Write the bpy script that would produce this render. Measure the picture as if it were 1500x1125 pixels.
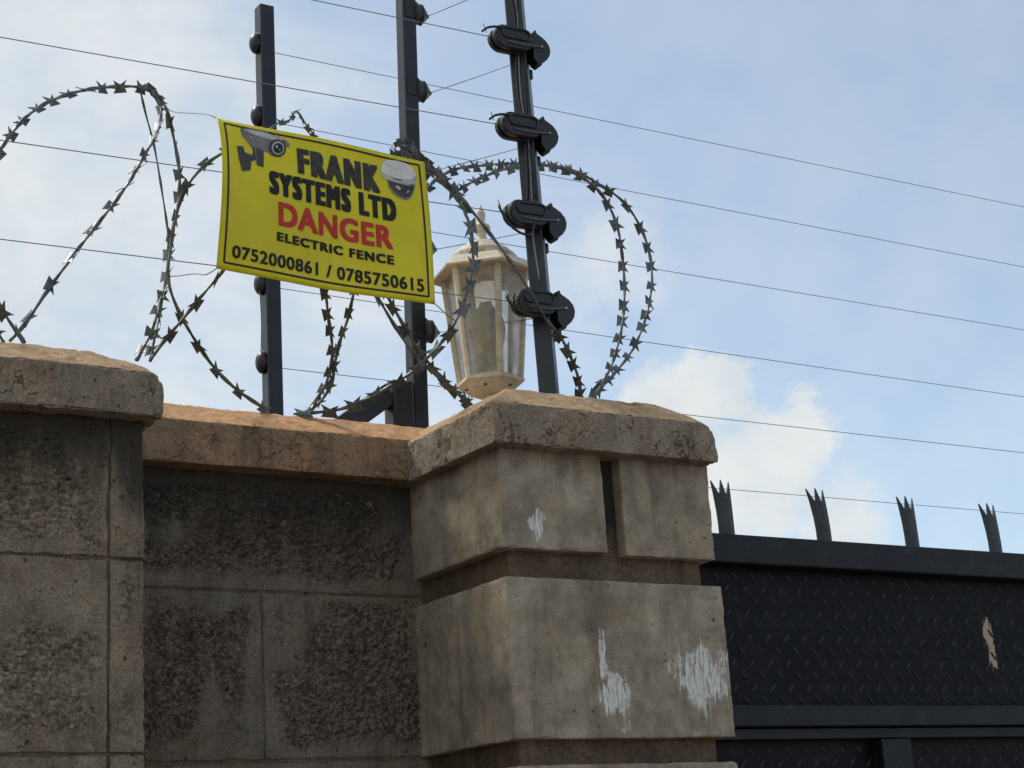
import bpy, bmesh, math, random
from mathutils import Vector, Matrix, noise, Euler
random.seed(7)
scene = bpy.context.scene
for o in list(bpy.data.objects):
    bpy.data.objects.remove(o)
R = math.radians

# ------------------------------------------------------------------ camera
CAM = Vector((0, 0, 1.6)); FPX = 2550.0
ax = Vector((4150, -478, -2550)).normalized()
up = Vector((-554, 8767, -2550)); up = (up - ax * up.dot(ax)).normalized()
ay = up.cross(ax)
CROT = Matrix((ax, ay, up))                    # camera vector -> world vector
cd = bpy.data.cameras.new('camera'); cam = bpy.data.objects.new('camera', cd)
scene.collection.objects.link(cam)
cd.sensor_fit = 'HORIZONTAL'; cd.sensor_width = 36; cd.lens = 36 * FPX / 1500
cd.clip_start = 0.05; cd.clip_end = 3000
cam.matrix_world = Matrix.Translation(CAM) @ CROT.to_4x4()
scene.camera = cam

def ray(px, py):
    return CROT @ Vector((px - 750, 562.5 - py, -FPX))
def at(px, py, Y):                              # point of the vertical plane y = Y
    r = ray(px, py); return CAM + r * (Y / r.y)

# ------------------------------------------------------------------ light
SUN_DIR = Vector((-0.36, 0.62, 0.98)).normalized()       # towards the sun
world = bpy.data.worlds.new('World'); scene.world = world; world.use_nodes = True
wn = world.node_tree; wn.nodes.clear()
def N(nt, typ, **kw):
    n = nt.nodes.new(typ)
    for k, v in kw.items(): setattr(n, k, v)
    return n
def L(nt, a, b): nt.links.new(a, b)
def val(nt, sock, v):
    if hasattr(v, 'is_linked') or hasattr(v, 'links'): nt.links.new(v, sock)
    else: sock.default_value = v
def math_n(nt, op, a, b=None, c=None, clamp=False):
    n = N(nt, 'ShaderNodeMath', operation=op, use_clamp=clamp)
    for i, v in enumerate((a, b, c)):
        if v is not None: val(nt, n.inputs[i], v)
    return n.outputs[0]
def vmath(nt, op, a, b=None):
    n = N(nt, 'ShaderNodeVectorMath', operation=op)
    val(nt, n.inputs[0], a)
    if b is not None: val(nt, n.inputs[1], b)
    return n.outputs['Value'] if op in ('DOT_PRODUCT', 'LENGTH', 'DISTANCE') else n.outputs['Vector']
def ramp(nt, fac, a, b, smooth=True):
    n = N(nt, 'ShaderNodeMapRange', interpolation_type='SMOOTHSTEP' if smooth else 'LINEAR')
    val(nt, n.inputs['Value'], fac); n.inputs['From Min'].default_value = a; n.inputs['From Max'].default_value = b
    return n.outputs[0]
def mixc(nt, fac, a, b, mode='MIX'):
    n = N(nt, 'ShaderNodeMix', data_type='RGBA', blend_type=mode)
    val(nt, n.inputs[0], fac)
    for i, v in ((6, a), (7, b)):
        if isinstance(v, tuple): n.inputs[i].default_value = (*v[:3], 1)
        else: nt.links.new(v, n.inputs[i])
    return n.outputs[2]
def tnoise(nt, vec, scale, detail=4, rough=.55, dist=0.0):
    n = N(nt, 'ShaderNodeTexNoise'); L(nt, vec, n.inputs['Vector'])
    n.inputs['Scale'].default_value = scale; n.inputs['Detail'].default_value = detail
    n.inputs['Roughness'].default_value = rough; n.inputs['Distortion'].default_value = dist
    return n.outputs['Fac']

SKY_STRENGTH = 0.10
CLOUD = 4.3                                        # cloud radiance before the background strength
sky = N(wn, 'ShaderNodeTexSky', sky_type='NISHITA', sun_disc=False)
sky.sun_elevation = math.asin(SUN_DIR.z); sky.sun_rotation = math.atan2(SUN_DIR.x, SUN_DIR.y)
sky.altitude = 1200; sky.air_density = 1.0; sky.dust_density = 1.2; sky.ozone_density = 1.4
tc = N(wn, 'ShaderNodeTexCoord'); dirv = vmath(wn, 'NORMALIZE', tc.outputs['Generated'])
sep = N(wn, 'ShaderNodeSeparateXYZ'); L(wn, dirv, sep.inputs[0])
den = math_n(wn, 'ADD', math_n(wn, 'MAXIMUM', sep.outputs[2], 0.0), 0.22)
cmb = N(wn, 'ShaderNodeCombineXYZ')
L(wn, math_n(wn, 'DIVIDE', sep.outputs[0], den), cmb.inputs[0]); L(wn, math_n(wn, 'DIVIDE', sep.outputs[1], den), cmb.inputs[1])
flat = cmb.outputs[0]
# thin high cloud, thicker towards the sun's side
n_big = tnoise(wn, flat, 1.6, 7, .58, .4)
n_str = tnoise(wn, vmath(wn, 'MULTIPLY', flat, (1.0, 2.6, 1.0)), 2.2, 8, .62, .6)
side = vmath(wn, 'DOT_PRODUCT', dirv, tuple(Vector((-0.86, 0.45, 0.15)).normalized()))
bias = ramp(wn, side, -0.25, 0.42)
thin = math_n(wn, 'ADD', math_n(wn, 'MULTIPLY', n_big, .55), math_n(wn, 'MULTIPLY', n_str, .45))
thin = math_n(wn, 'ADD', thin, math_n(wn, 'MULTIPLY_ADD', bias, .50, -.12))
thin_f = math_n(wn, 'MULTIPLY_ADD', ramp(wn, thin, .44, .80), .56, .35)
# heaped clouds low over the gate
def blob(px, py, rad, warp, soft):
    d = ray(px, py).normalized()
    dist = vmath(wn, 'DISTANCE', dirv, tuple(d))
    dd = math_n(wn, 'ADD', dist, math_n(wn, 'MULTIPLY', math_n(wn, 'SUBTRACT', n_puff, .5), warp))
    r_ = rad / FPX
    return ramp(wn, dd, r_, r_ * (1 - soft))
n_puff = tnoise(wn, dirv, 38, 10, .64, .2)
cum = None
for a in ((1035, 570, 78, .06, .45), (965, 600, 75, .06, .5), (925, 625, 70, .06, .6), (1172, 628, 60, .05, .45), (1105, 700, 120, .055, .5), (1230, 760, 95, .06, .9),
          (1010, 760, 150, .05, .6), (690, 760, 220, .08, .8)):
    b_ = blob(*a); cum = b_ if cum is None else math_n(wn, 'MAXIMUM', cum, b_)
cum = math_n(wn, 'MAXIMUM', math_n(wn, 'MULTIPLY', cum, .93), math_n(wn, 'MULTIPLY', blob(885, 385, 120, .10, 1.0), .55))
shade = ramp(wn, tnoise(wn, dirv, 17, 6, .55), .30, .68)
ccol = mixc(wn, shade, (CLOUD * .78, CLOUD * .87, CLOUD * .93), (CLOUD * 1.0, CLOUD * 1.02, CLOUD * 1.0))
skyc = mixc(wn, 1.0, sky.outputs[0], (.98, .97, .89), 'MULTIPLY')
c1 = mixc(wn, thin_f, skyc, ccol); c2 = mixc(wn, cum, c1, ccol)
bg = N(wn, 'ShaderNodeBackground'); L(wn, c2, bg.inputs[0]); bg.inputs[1].default_value = SKY_STRENGTH
wo = N(wn, 'ShaderNodeOutputWorld'); L(wn, bg.outputs[0], wo.inputs[0])

sd = bpy.data.lights.new('sun', 'SUN'); sd.energy = 1.5; sd.angle = R(12); sd.color = (1, .95, .87)
sun = bpy.data.objects.new('sun', sd); scene.collection.objects.link(sun)
sun.rotation_euler = (-SUN_DIR).to_track_quat('-Z', 'Y').to_euler(); sun.location = SUN_DIR * 20
vs = scene.view_settings; vs.view_transform = 'Standard'; vs.look = 'None'; vs.gamma = 1; vs.exposure = 0.95
vs.use_curve_mapping = False
scene.render.engine = 'CYCLES'

# ------------------------------------------------------------------ helpers
col = scene.collection
def thing(name, loc, label, cat, group=None):
    o = bpy.data.objects.new(name, None); col.objects.link(o); o.location = loc; o.empty_display_size = .1
    o['label'] = label; o['category'] = cat
    if group: o['group'] = group
    return o
def tag(o, label, cat, group=None):
    o['label'] = label; o['category'] = cat
    if group: o['group'] = group
    return o
WL = {}                                            # world location of each object made here
def link(o, parent=None, mat4=None):
    """place o at world matrix mat4, below parent (parents are never rotated or scaled)"""
    col.objects.link(o)
    if mat4 is not None: o.matrix_basis = mat4
    if parent is not None:
        o.parent = parent
        base = WL.get(parent.name, parent.location.copy())
        o.matrix_parent_inverse = Matrix.Translation(-base)
    WL[o.name] = (mat4.to_translation() if mat4 is not None else Vector((0, 0, 0)))
    return o
def make(name, verts, faces, mat, parent=None, smooth=False):
    """world-space verts -> one mesh object with its origin at its middle"""
    vs_ = [Vector(v) for v in verts]
    lo = Vector([min(v[i] for v in vs_) for i in range(3)]); hi = Vector([max(v[i] for v in vs_) for i in range(3)])
    c = (lo + hi) / 2
    me = bpy.data.meshes.new(name); me.from_pydata([v - c for v in vs_], [], faces)
    if smooth: me.polygons.foreach_set('use_smooth', [True] * len(me.polygons))
    if mat: me.materials.append(mat)
    me.update()
    o = bpy.data.objects.new(name, me)
    return link(o, parent, Matrix.Translation(c))
def make_bm(name, bm, mat, parent=None, smooth=False):
    bm.verts.ensure_lookup_table(); bm.verts.index_update()
    vv = [v.co.copy() for v in bm.verts]; ff = [[v.index for v in f.verts] for f in bm.faces]; bm.free()
    return make(name, vv, ff, mat, parent, smooth)
def bm_box(bm, c, size, rot=None, bev=0.0):
    r = bmesh.ops.create_cube(bm, size=1.0)
    vs_ = r['verts']
    for v in vs_: v.co = Vector((v.co.x * size[0], v.co.y * size[1], v.co.z * size[2]))
    if bev > 0:
        es = list({e for v in vs_ for e in v.link_edges})
        rb = bmesh.ops.bevel(bm, geom=es, offset=bev, segments=2, profile=.5, affect='EDGES')
        vs_ = list({v for f in rb['faces'] for v in f.verts} | {v for v in vs_ if v.is_valid})
    for v in vs_:
        if rot is not None: v.co = rot @ v.co
        v.co += Vector(c)
    return vs_
def box(name, c, size, mat, parent=None, rot=None, bev=0.002):
    bm = bmesh.new(); bm_box(bm, c, size, rot, bev); return make_bm(name, bm, mat, parent)
def box2(name, x0, x1, y0, y1, z0, z1, mat, parent=None, bev=0.002):
    return box(name, ((x0 + x1) / 2, (y0 + y1) / 2, (z0 + z1) / 2), (x1 - x0, y1 - y0, z1 - z0), mat, parent, None, bev)
def smooth_path(pts, step=.012):
    """Catmull-Rom through pts, resampled"""
    P = [Vector(p) for p in pts]
    if len(P) == 2:
        n = max(2, int((P[1] - P[0]).length / step)); return [P[0].lerp(P[1], i / n) for i in range(n + 1)]
    P = [P[0] * 2 - P[1]] + P + [P[-1] * 2 - P[-2]]
    out = []
    for i in range(1, len(P) - 2):
        a, b, c, d = P[i - 1:i + 3]; n = max(2, int((c - b).length / step))
        for k in range(n):
            t = k / n
            out.append(.5 * ((2 * b) + (c - a) * t + (2 * a - 5 * b + 4 * c - d) * t * t + (3 * b - a - 3 * c + d) * t ** 3))
    out.append(P[-2]); return out
def tube_data(path, rad, n=6, v0=0, squash=1.0, twist=0.0):
    vv, ff = [], []
    t0 = (path[1] - path[0]).normalized()
    nrm = t0.orthogonal().normalized()
    for i, p in enumerate(path):
        t = (path[min(i + 1, len(path) - 1)] - path[max(i - 1, 0)]).normalized()
        nrm = (nrm - t * nrm.dot(t)).normalized(); b = t.cross(nrm)
        for k in range(n):
            a = 2 * math.pi * k / n; ca, sa = math.cos(a) * rad, math.sin(a) * rad * squash
            w = twist * i; ca, sa = ca * math.cos(w) - sa * math.sin(w), ca * math.sin(w) + sa * math.cos(w)
            vv.append(p + nrm * ca + b * sa)
    m = len(path)
    for i in range(m - 1):
        for k in range(n):
            a = v0 + i * n + k; b_ = v0 + i * n + (k + 1) % n
            ff.append((a, b_, b_ + n, a + n))
    ff.append([v0 + k for k in range(n)][::-1]); ff.append([v0 + (m - 1) * n + k for k in range(n)])
    return vv, ff
def tube(name, pts, rad, mat, parent=None, n=6, step=.012, smoothp=True, **kw):
    path = smooth_path(pts, step) if smoothp else [Vector(p) for p in pts]
    vv, ff = tube_data(path, rad, n, **kw)
    return make(name, vv, ff, mat, parent, True)
def lathe_data(profile, n, origin, axis='Z', rot=0.0, sq=(1, 1)):
    vv, ff = [], []
    for (h, r) in profile:
        for k in range(n):
            a = rot + 2 * math.pi * k / n
            p = Vector((math.cos(a) * r * sq[0], math.sin(a) * r * sq[1], h))
            if axis == 'X': p = Vector((h, p.x, p.y))
            if axis == '-X': p = Vector((-h, p.y, p.x))
            vv.append(Vector(origin) + p)
    for i in range(len(profile) - 1):
        for k in range(n):
            a = i * n + k; b = i * n + (k + 1) % n
            ff.append((a, b, b + n, a + n))
    ff.append(list(range(n))[::-1]); ff.append([(len(profile) - 1) * n + k for k in range(n)])
    return vv, ff
def lathe(name, profile, n, origin, mat, parent=None, axis='Z', rot=0.0, smooth=True, sq=(1, 1)):
    vv, ff = lathe_data(profile, n, origin, axis, rot, sq); return make(name, vv, ff, mat, parent, smooth)
def prism(name, outline, to3d, thick, mat, parent=None):
    """2D outline -> solid; to3d(u, v, w)"""
    n = len(outline)
    vv = [to3d(u, v, 0) for u, v in outline] + [to3d(u, v, thick) for u, v in outline]
    ff = [list(range(n))[::-1], [n + i for i in range(n)]] + [(i, (i + 1) % n, n + (i + 1) % n, n + i) for i in range(n)]
    bm = bmesh.new(); bv = [bm.verts.new(v) for v in vv]
    for f in ff: bm.faces.new([bv[i] for i in f])
    bmesh.ops.triangulate(bm, faces=[f for f in bm.faces if len(f.verts) > 4])
    return make_bm(name, bm, mat, parent)

def sstep(a, b, x):
    t = max(0.0, min(1.0, (x - a) / (b - a))); return t * t * (3 - 2 * t)

# ------------------------------------------------------------------ materials
def new_mat(name):
    m = bpy.data.materials.new(name); m.use_nodes = True; nt = m.node_tree
    b = nt.nodes['Principled BSDF']; return m, nt, b
def plain(name, colr, rough=.5, metal=0.0, spec=.5, vary=.15, bump=.0, scale=60, dust=0.0):
    m, nt, b = new_mat(name)
    g = N(nt, 'ShaderNodeNewGeometry'); p = g.outputs['Position']
    n1 = tnoise(nt, p, scale * .25, 5); n2 = tnoise(nt, p, scale * 2, 4)
    f = math_n(nt, 'ADD', math_n(nt, 'MULTIPLY', n1, .6), math_n(nt, 'MULTIPLY', n2, .4))
    lo = tuple(c * (1 - vary * 1.6) for c in colr); hi = tuple(min(1, c * (1 + vary * 1.4)) for c in colr)
    c = mixc(nt, ramp(nt, f, .3, .7), lo, hi)
    if dust:
        c = mixc(nt, math_n(nt, 'MULTIPLY', ramp(nt, tnoise(nt, p, 22, 6, .65), .48, .75), dust), c, (.30, .21, .14))
    L(nt, c, b.inputs['Base Color'])
    b.inputs['Roughness'].default_value = rough; b.inputs['Metallic'].default_value = metal
    b.inputs['Specular IOR Level'].default_value = spec
    if bump:
        bp = N(nt, 'ShaderNodeBump'); bp.inputs['Strength'].default_value = bump; bp.inputs['Distance'].default_value = .002
        L(nt, n2, bp.inputs['Height']); L(nt, bp.outputs[0], b.inputs['Normal'])
    return m

def concrete(name, lo, hi, mould=.5, pebble=.5, pebcol=(.16, .12, .09), warm=(.30, .19, .11), warm_amt=.25, dust=0.0,
             patches=(), fine=1.0, darken_z=None, darken_col=(.030, .027, .024), cracks=0.0, dustcol=(.50, .33, .19), grain=.75, rockcol=None, rockamt=.45):
    m, nt, b = new_mat(name)
    g = N(nt, 'ShaderNodeNewGeometry'); p = g.outputs['Position']
    sx = N(nt, 'ShaderNodeSeparateXYZ'); L(nt, p, sx.inputs[0])
    big = tnoise(nt, p, 5.5, 6, .6, .3); mid = tnoise(nt, p, 26, 7, .65); fin = tnoise(nt, p, 230, 5, .7)
    c = mixc(nt, ramp(nt, math_n(nt, 'ADD', math_n(nt, 'MULTIPLY', big, .5), math_n(nt, 'MULTIPLY', mid, .5)), .34, .66), lo, hi)
    c = mixc(nt, math_n(nt, 'MULTIPLY', ramp(nt, tnoise(nt, p, 9, 6, .6, .8), .46, .70), warm_amt), c, warm)
    # aggregate showing through
    vo = N(nt, 'ShaderNodeTexVoronoi', feature='F1'); L(nt, p, vo.inputs['Vector']); vo.inputs['Scale'].default_value = 150
    sc = N(nt, 'ShaderNodeSeparateColor'); L(nt, vo.outputs['Color'], sc.inputs[0])
    if rockcol:
        at_ = N(nt, 'ShaderNodeAttribute', attribute_name='rocky')
        rk = ramp(nt, math_n(nt, 'ADD', at_.outputs['Fac'], math_n(nt, 'ADD', math_n(nt, 'MULTIPLY_ADD', mid, 1.0, -.5), math_n(nt, 'MULTIPLY_ADD', big, 1.2, -.6))), .15, .85)
        pm = math_n(nt, 'MULTIPLY', rk, pebble); c = mixc(nt, math_n(nt, 'MULTIPLY', rk, rockamt), c, rockcol)
    else: pm = math_n(nt, 'MULTIPLY', ramp(nt, tnoise(nt, p, 7.5, 5, .6), .42, .58), pebble)
    pc = mixc(nt, sc.outputs[0], tuple(x * .45 for x in pebcol), tuple(min(1, x * 1.9) for x in pebcol))
    c = mixc(nt, pm, c, pc)
    # grain
    c = mixc(nt, grain, c, mixc(nt, ramp(nt, fin, .25, .75), (.45, .44, .43), (1.45, 1.45, 1.45)), 'MULTIPLY')
    # small dark pits
    pit = ramp(nt, tnoise(nt, p, 75, 3, .5), .665, .72)
    c = mixc(nt, math_n(nt, 'MULTIPLY', pit, .75), c, (.035, .03, .025))
    # run-down stains, plus darkening towards the top where a height range is given
    st = tnoise(nt, vmath(nt, 'MULTIPLY', p, (30, 30, 2.2)), 1.0, 6, .62, .4)
    st2 = tnoise(nt, vmath(nt, 'MULTIPLY', p, (9, 9, 3.0)), 1.0, 6, .65, .5)
    sf = math_n(nt, 'ADD', math_n(nt, 'MULTIPLY', st, .5), math_n(nt, 'MULTIPLY', st2, .5))
    sfac = ramp(nt, sf, .47, .66)
    if darken_z:
        zt = ramp(nt, math_n(nt, 'ADD', sx.outputs[2], math_n(nt, 'MULTIPLY_ADD', sf, .5, -.25)), darken_z[0], darken_z[1])
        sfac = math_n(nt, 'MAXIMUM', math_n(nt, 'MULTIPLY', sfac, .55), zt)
    c = mixc(nt, math_n(nt, 'MULTIPLY', sfac, mould), c, darken_col)
    # scratched-on white paint
    for (q, rx, rz, fray) in patches:
        dx = math_n(nt, 'DIVIDE', math_n(nt, 'SUBTRACT', sx.outputs[0], q[0]), rx)
        dz = math_n(nt, 'DIVIDE', math_n(nt, 'SUBTRACT', sx.outputs[2], q[2]), rz)
        fr = tnoise(nt, vmath(nt, 'MULTIPLY', p, (170, 1, 11)), 1.0, 6, .72)
        fr = math_n(nt, 'MULTIPLY_ADD', math_n(nt, 'SUBTRACT', tnoise(nt, p, 24, 4, .6), .5), 1.1, fr)
        dd = math_n(nt, 'SQRT', math_n(nt, 'ADD', math_n(nt, 'POWER', math_n(nt, 'ABSOLUTE', dx), 2.6), math_n(nt, 'POWER', math_n(nt, 'ABSOLUTE', dz), 2.6)))
        dd = math_n(nt, 'ADD', dd, math_n(nt, 'MULTIPLY', math_n(nt, 'SUBTRACT', fr, .5), fray))
        ms = ramp(nt, dd, 1.05, .62)
        worn = ramp(nt, tnoise(nt, vmath(nt, 'MULTIPLY', p, (210, 40, 26)), 1.0, 6, .75), .60, .47)
        c = mixc(nt, math_n(nt, 'MULTIPLY', ms, math_n(nt, 'MULTIPLY', worn, .95)), c, (.70, .70, .69))
    if dust:
        sn = N(nt, 'ShaderNodeSeparateXYZ'); L(nt, g.outputs['Normal'], sn.inputs[0])
        df = ramp(nt, math_n(nt, 'ADD', sn.outputs[2], math_n(nt, 'MULTIPLY_ADD', mid, .7, -.35)), .34, .62)
        dcol = mixc(nt, ramp(nt, tnoise(nt, p, 40, 6, .65), .3, .7), tuple(x * .75 for x in dustcol), tuple(x * 1.2 for x in dustcol))
        c = mixc(nt, math_n(nt, 'MULTIPLY', df, dust), c, dcol)
    L(nt, c, b.inputs['Base Color']); b.inputs['Roughness'].default_value = .93; b.inputs['Specular IOR Level'].default_value = .2
    h = math_n(nt, 'ADD', math_n(nt, 'MULTIPLY', fin, .55), math_n(nt, 'MULTIPLY', mid, .8))
    h = math_n(nt, 'SUBTRACT', h, math_n(nt, 'MULTIPLY', math_n(nt, 'MULTIPLY', vo.outputs['Distance'], pm), .9))
    h = math_n(nt, 'SUBTRACT', h, math_n(nt, 'MULTIPLY', pit, .5))
    if cracks:
        vc = N(nt, 'ShaderNodeTexVoronoi', feature='DISTANCE_TO_EDGE'); vc.inputs['Scale'].default_value = 16
        wv = N(nt, 'ShaderNodeTexNoise'); L(nt, p, wv.inputs['Vector']); wv.inputs['Scale'].default_value = 30; wv.inputs['Detail'].default_value = 5
        off = vmath(nt, 'MULTIPLY', vmath(nt, 'SUBTRACT', wv.outputs['Color'], (.5, .5, .5)), (.09, .09, .09))
        L(nt, vmath(nt, 'MULTIPLY', vmath(nt, 'ADD', p, off), (1, 1, 1.7)), vc.inputs['Vector'])
        cr = math_n(nt, 'MULTIPLY', ramp(nt, vc.outputs['Distance'], .028, .0), ramp(nt, tnoise(nt, p, 12, 3), .5, .6))
        h = math_n(nt, 'SUBTRACT', h, math_n(nt, 'MULTIPLY', cr, cracks))
        c2_ = mixc(nt, math_n(nt, 'MULTIPLY', cr, .6), c, (.03, .025, .02)); L(nt, c2_, b.inputs['Base Color'])
    bp = N(nt, 'ShaderNodeBump'); bp.inputs['Strength'].default_value = .85 * fine; bp.inputs['Distance'].default_value = .0055
    L(nt, h, bp.inputs['Height']); L(nt, bp.outputs[0], b.inputs['Normal'])
    return m

M = {}
pw = lambda px, py: at(px, py, 2.6)
M['pillar'] = concrete('pillar_render', (.20, .172, .132), (.43, .375, .29), mould=.66, pebble=.10, darken_z=(2.30, 2.47), warm=(.40, .29, .16), warm_amt=.40, fine=.4, grain=.3,
                       patches=((pw(1028, 992), .064, .064, 2.2), (pw(905, 1012), .030, .062, 3.4), (pw(788, 768), .016, .030, 3.4), (pw(884, 960), .012, .05, 2.6)))
M['pillar_core'] = concrete('pillar_joint_mortar', (.085, .062, .046), (.17, .125, .09), mould=.92, darken_z=(2.17, 2.27), pebble=.2, fine=.8)  # core in the grooves turns near-black towards the top
M['cap'] = concrete('coping_render', (.225, .19, .145), (.36, .31, .24), mould=.50, pebble=.3, warm=(.42, .25, .14), warm_amt=.35, dust=.85, cracks=1.2, fine=1.1)
M['cap_b'] = concrete('recess_coping_render', (.22, .15, .10), (.33, .23, .155), mould=.45, pebble=.1, warm=(.42, .22, .12), warm_amt=.5, dust=.95, cracks=.6, fine=.9, dustcol=(.58, .33, .18))
M['wall_a'] = concrete('rock_face_block', (.165, .138, .103), (.305, .256, .19), mould=.90, pebble=.6, pebcol=(.21, .175, .13), darken_z=(2.18, 2.345), rockcol=(.22, .175, .125), rockamt=.25, fine=1.2)
M['wall_b'] = concrete('dark_rock_face_block', (.15, .13, .105), (.24, .21, .17), mould=.80, pebble=.85, pebcol=(.135, .108, .084), warm=(.20, .13, .085), warm_amt=.5, darken_z=(2.12, 2.37), rockcol=(.115, .088, .068), fine=1.2)
M['mortar'] = concrete('wall_mortar', (.10, .08, .06), (.18, .145, .11), mould=.5, pebble=.1, fine=.8)
M['post'] = plain('post_black_paint', (.0085, .0125, .020), .34, 0, .5, .3, .12, 60, dust=.04)
M['plastic'] = plain('insulator_black_plastic', (.008, .009, .011), .38, 0, .5, .2)
M['cable'] = plain('black_cable', (.010, .011, .013), .42)
M['wire'] = plain('galvanised_wire', (.20, .20, .205), .5, .5, .5, .15)
M['razor'] = plain('weathered_galvanised_razor', (.105, .112, .108), .46, .40, .5, .45, .0, 90)
M['steel'] = plain('bolt_steel', (.5, .5, .5), .35, 1.0)
M['cream'] = plain('lantern_cream_paint', (.60, .535, .42), .6, 0, .4, .18, .25, 50, dust=.2)
M['bulb'] = plain('bulb_grey_shade', (.44, .42, .37), .55, 0, .4, .15, 0, 60)
M['paper'] = plain('white_sticker', (.72, .71, .68), .7, 0, .2, .12, 0, 90)
M['gate'] = plain('gate_navy_paint', (.0065, .0085, .0140), .5, 0, .28, .25, .15, 40, dust=.05)
M['spike'] = plain('spike_grey_paint', (.022, .024, .028), .42, .2, .5, .3, .15, 60)

def gate_plate_mat():
    m = plain('gate_plate_paint', (.0035, .0042, .0075), .55, 0, .16, .25, .12, 40, dust=.05)
    nt = m.node_tree; b = nt.nodes['Principled BSDF']
    src = b.inputs['Base Color'].links[0].from_socket
    g = N(nt, 'ShaderNodeNewGeometry'); sx = N(nt, 'ShaderNodeSeparateXYZ'); L(nt, g.outputs['Position'], sx.inputs[0])
    c = src; rg = None
    for (px, py, rx, rz, fr_) in ((1447, 928, .016, .036, .7), (1455, 962, .013, .030, 1.2)):
        q = at(px, py, 2.868)
        dx = math_n(nt, 'DIVIDE', math_n(nt, 'SUBTRACT', sx.outputs[0], q.x), rx)
        dz = math_n(nt, 'DIVIDE', math_n(nt, 'SUBTRACT', sx.outputs[2], q.z), rz)
        dd = math_n(nt, 'SQRT', math_n(nt, 'ADD', math_n(nt, 'MULTIPLY', dx, dx), math_n(nt, 'MULTIPLY', dz, dz)))
        fr = tnoise(nt, vmath(nt, 'MULTIPLY', g.outputs['Position'], (120, 60, 50)), 1.0, 4, .6)
        dd = math_n(nt, 'ADD', dd, math_n(nt, 'MULTIPLY', math_n(nt, 'SUBTRACT', fr, .5), fr_ * 2))
        ms = ramp(nt, dd, 1.0, .9)
        c = mixc(nt, ms, c, (.40, .33, .23))
    L(nt, c, b.inputs['Base Color']); return m
M['plate'] = gate_plate_mat()
M['tread'] = plain('tread_bar_paint', (.009, .011, .016), .42, 0, .35, .3)

def sign_mat():
    m, nt, b = new_mat('sign_yellow_sheet')
    g = N(nt, 'ShaderNodeNewGeometry'); p = g.outputs['Position']
    n1 = tnoise(nt, p, 9, 4); n2 = tnoise(nt, p, 300, 3)
    c = mixc(nt, ramp(nt, n1, .3, .7), (.68, .605, .008), (.77, .69, .015))
    grime = math_n(nt, 'MAXIMUM', ramp(nt, tnoise(nt, p, 90, 6, .7), .60, .76), math_n(nt, 'MULTIPLY', ramp(nt, tnoise(nt, vmath(nt, 'MULTIPLY', p, (60, 1, 7)), 1.0, 6, .65), .50, .75), .7))
    bp = N(nt, 'ShaderNodeBump'); bp.inputs['Distance'].default_value = .004; bp.inputs['Strength'].default_value = .35
    L(nt, tnoise(nt, p, 22, 3, .5, .5), bp.inputs['Height']); L(nt, bp.outputs[0], b.inputs['Normal'])
    c = mixc(nt, math_n(nt, 'MULTIPLY', grime, .30), c, (.32, .27, .04))
    L(nt, c, b.inputs['Base Color']); b.inputs['Roughness'].default_value = .42; b.inputs['Specular IOR Level'].default_value = .4
    tr = N(nt, 'ShaderNodeBsdfTranslucent'); L(nt, c, tr.inputs[0])
    mx = N(nt, 'ShaderNodeMixShader'); mx.inputs[0].default_value = .18
    L(nt, b.outputs[0], mx.inputs[1]); L(nt, tr.outputs[0], mx.inputs[2])
    L(nt, mx.outputs[0], nt.nodes['Material Output'].inputs[0]); return m
M['sign'] = sign_mat()
M['ink'] = plain('black_print', (.014, .013, .010), .5, 0, .3, .35, 0, 200)
M['ink_grey'] = plain('dark_grey_print', (.045, .042, .035), .5, 0, .3, .4, 0, 200)
M['ink_red'] = plain('red_print', (.52, .035, .022), .5, 0, .3, .12, 0, 200)
M['pic_dark'] = plain('picture_dark_grey', (.055, .052, .050), .5, 0, .3, .3, 0, 120)
M['pic_mid'] = plain('picture_mid_grey', (.17, .165, .16), .5, 0, .3, .25, 0, 120)
M['pic_light'] = plain('picture_light_grey', (.46, .45, .43), .5, 0, .3, .15, 0, 120)
M['pic_white'] = plain('picture_white', (.66, .65, .63), .5, 0, .3, .08, 0, 120)

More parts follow.
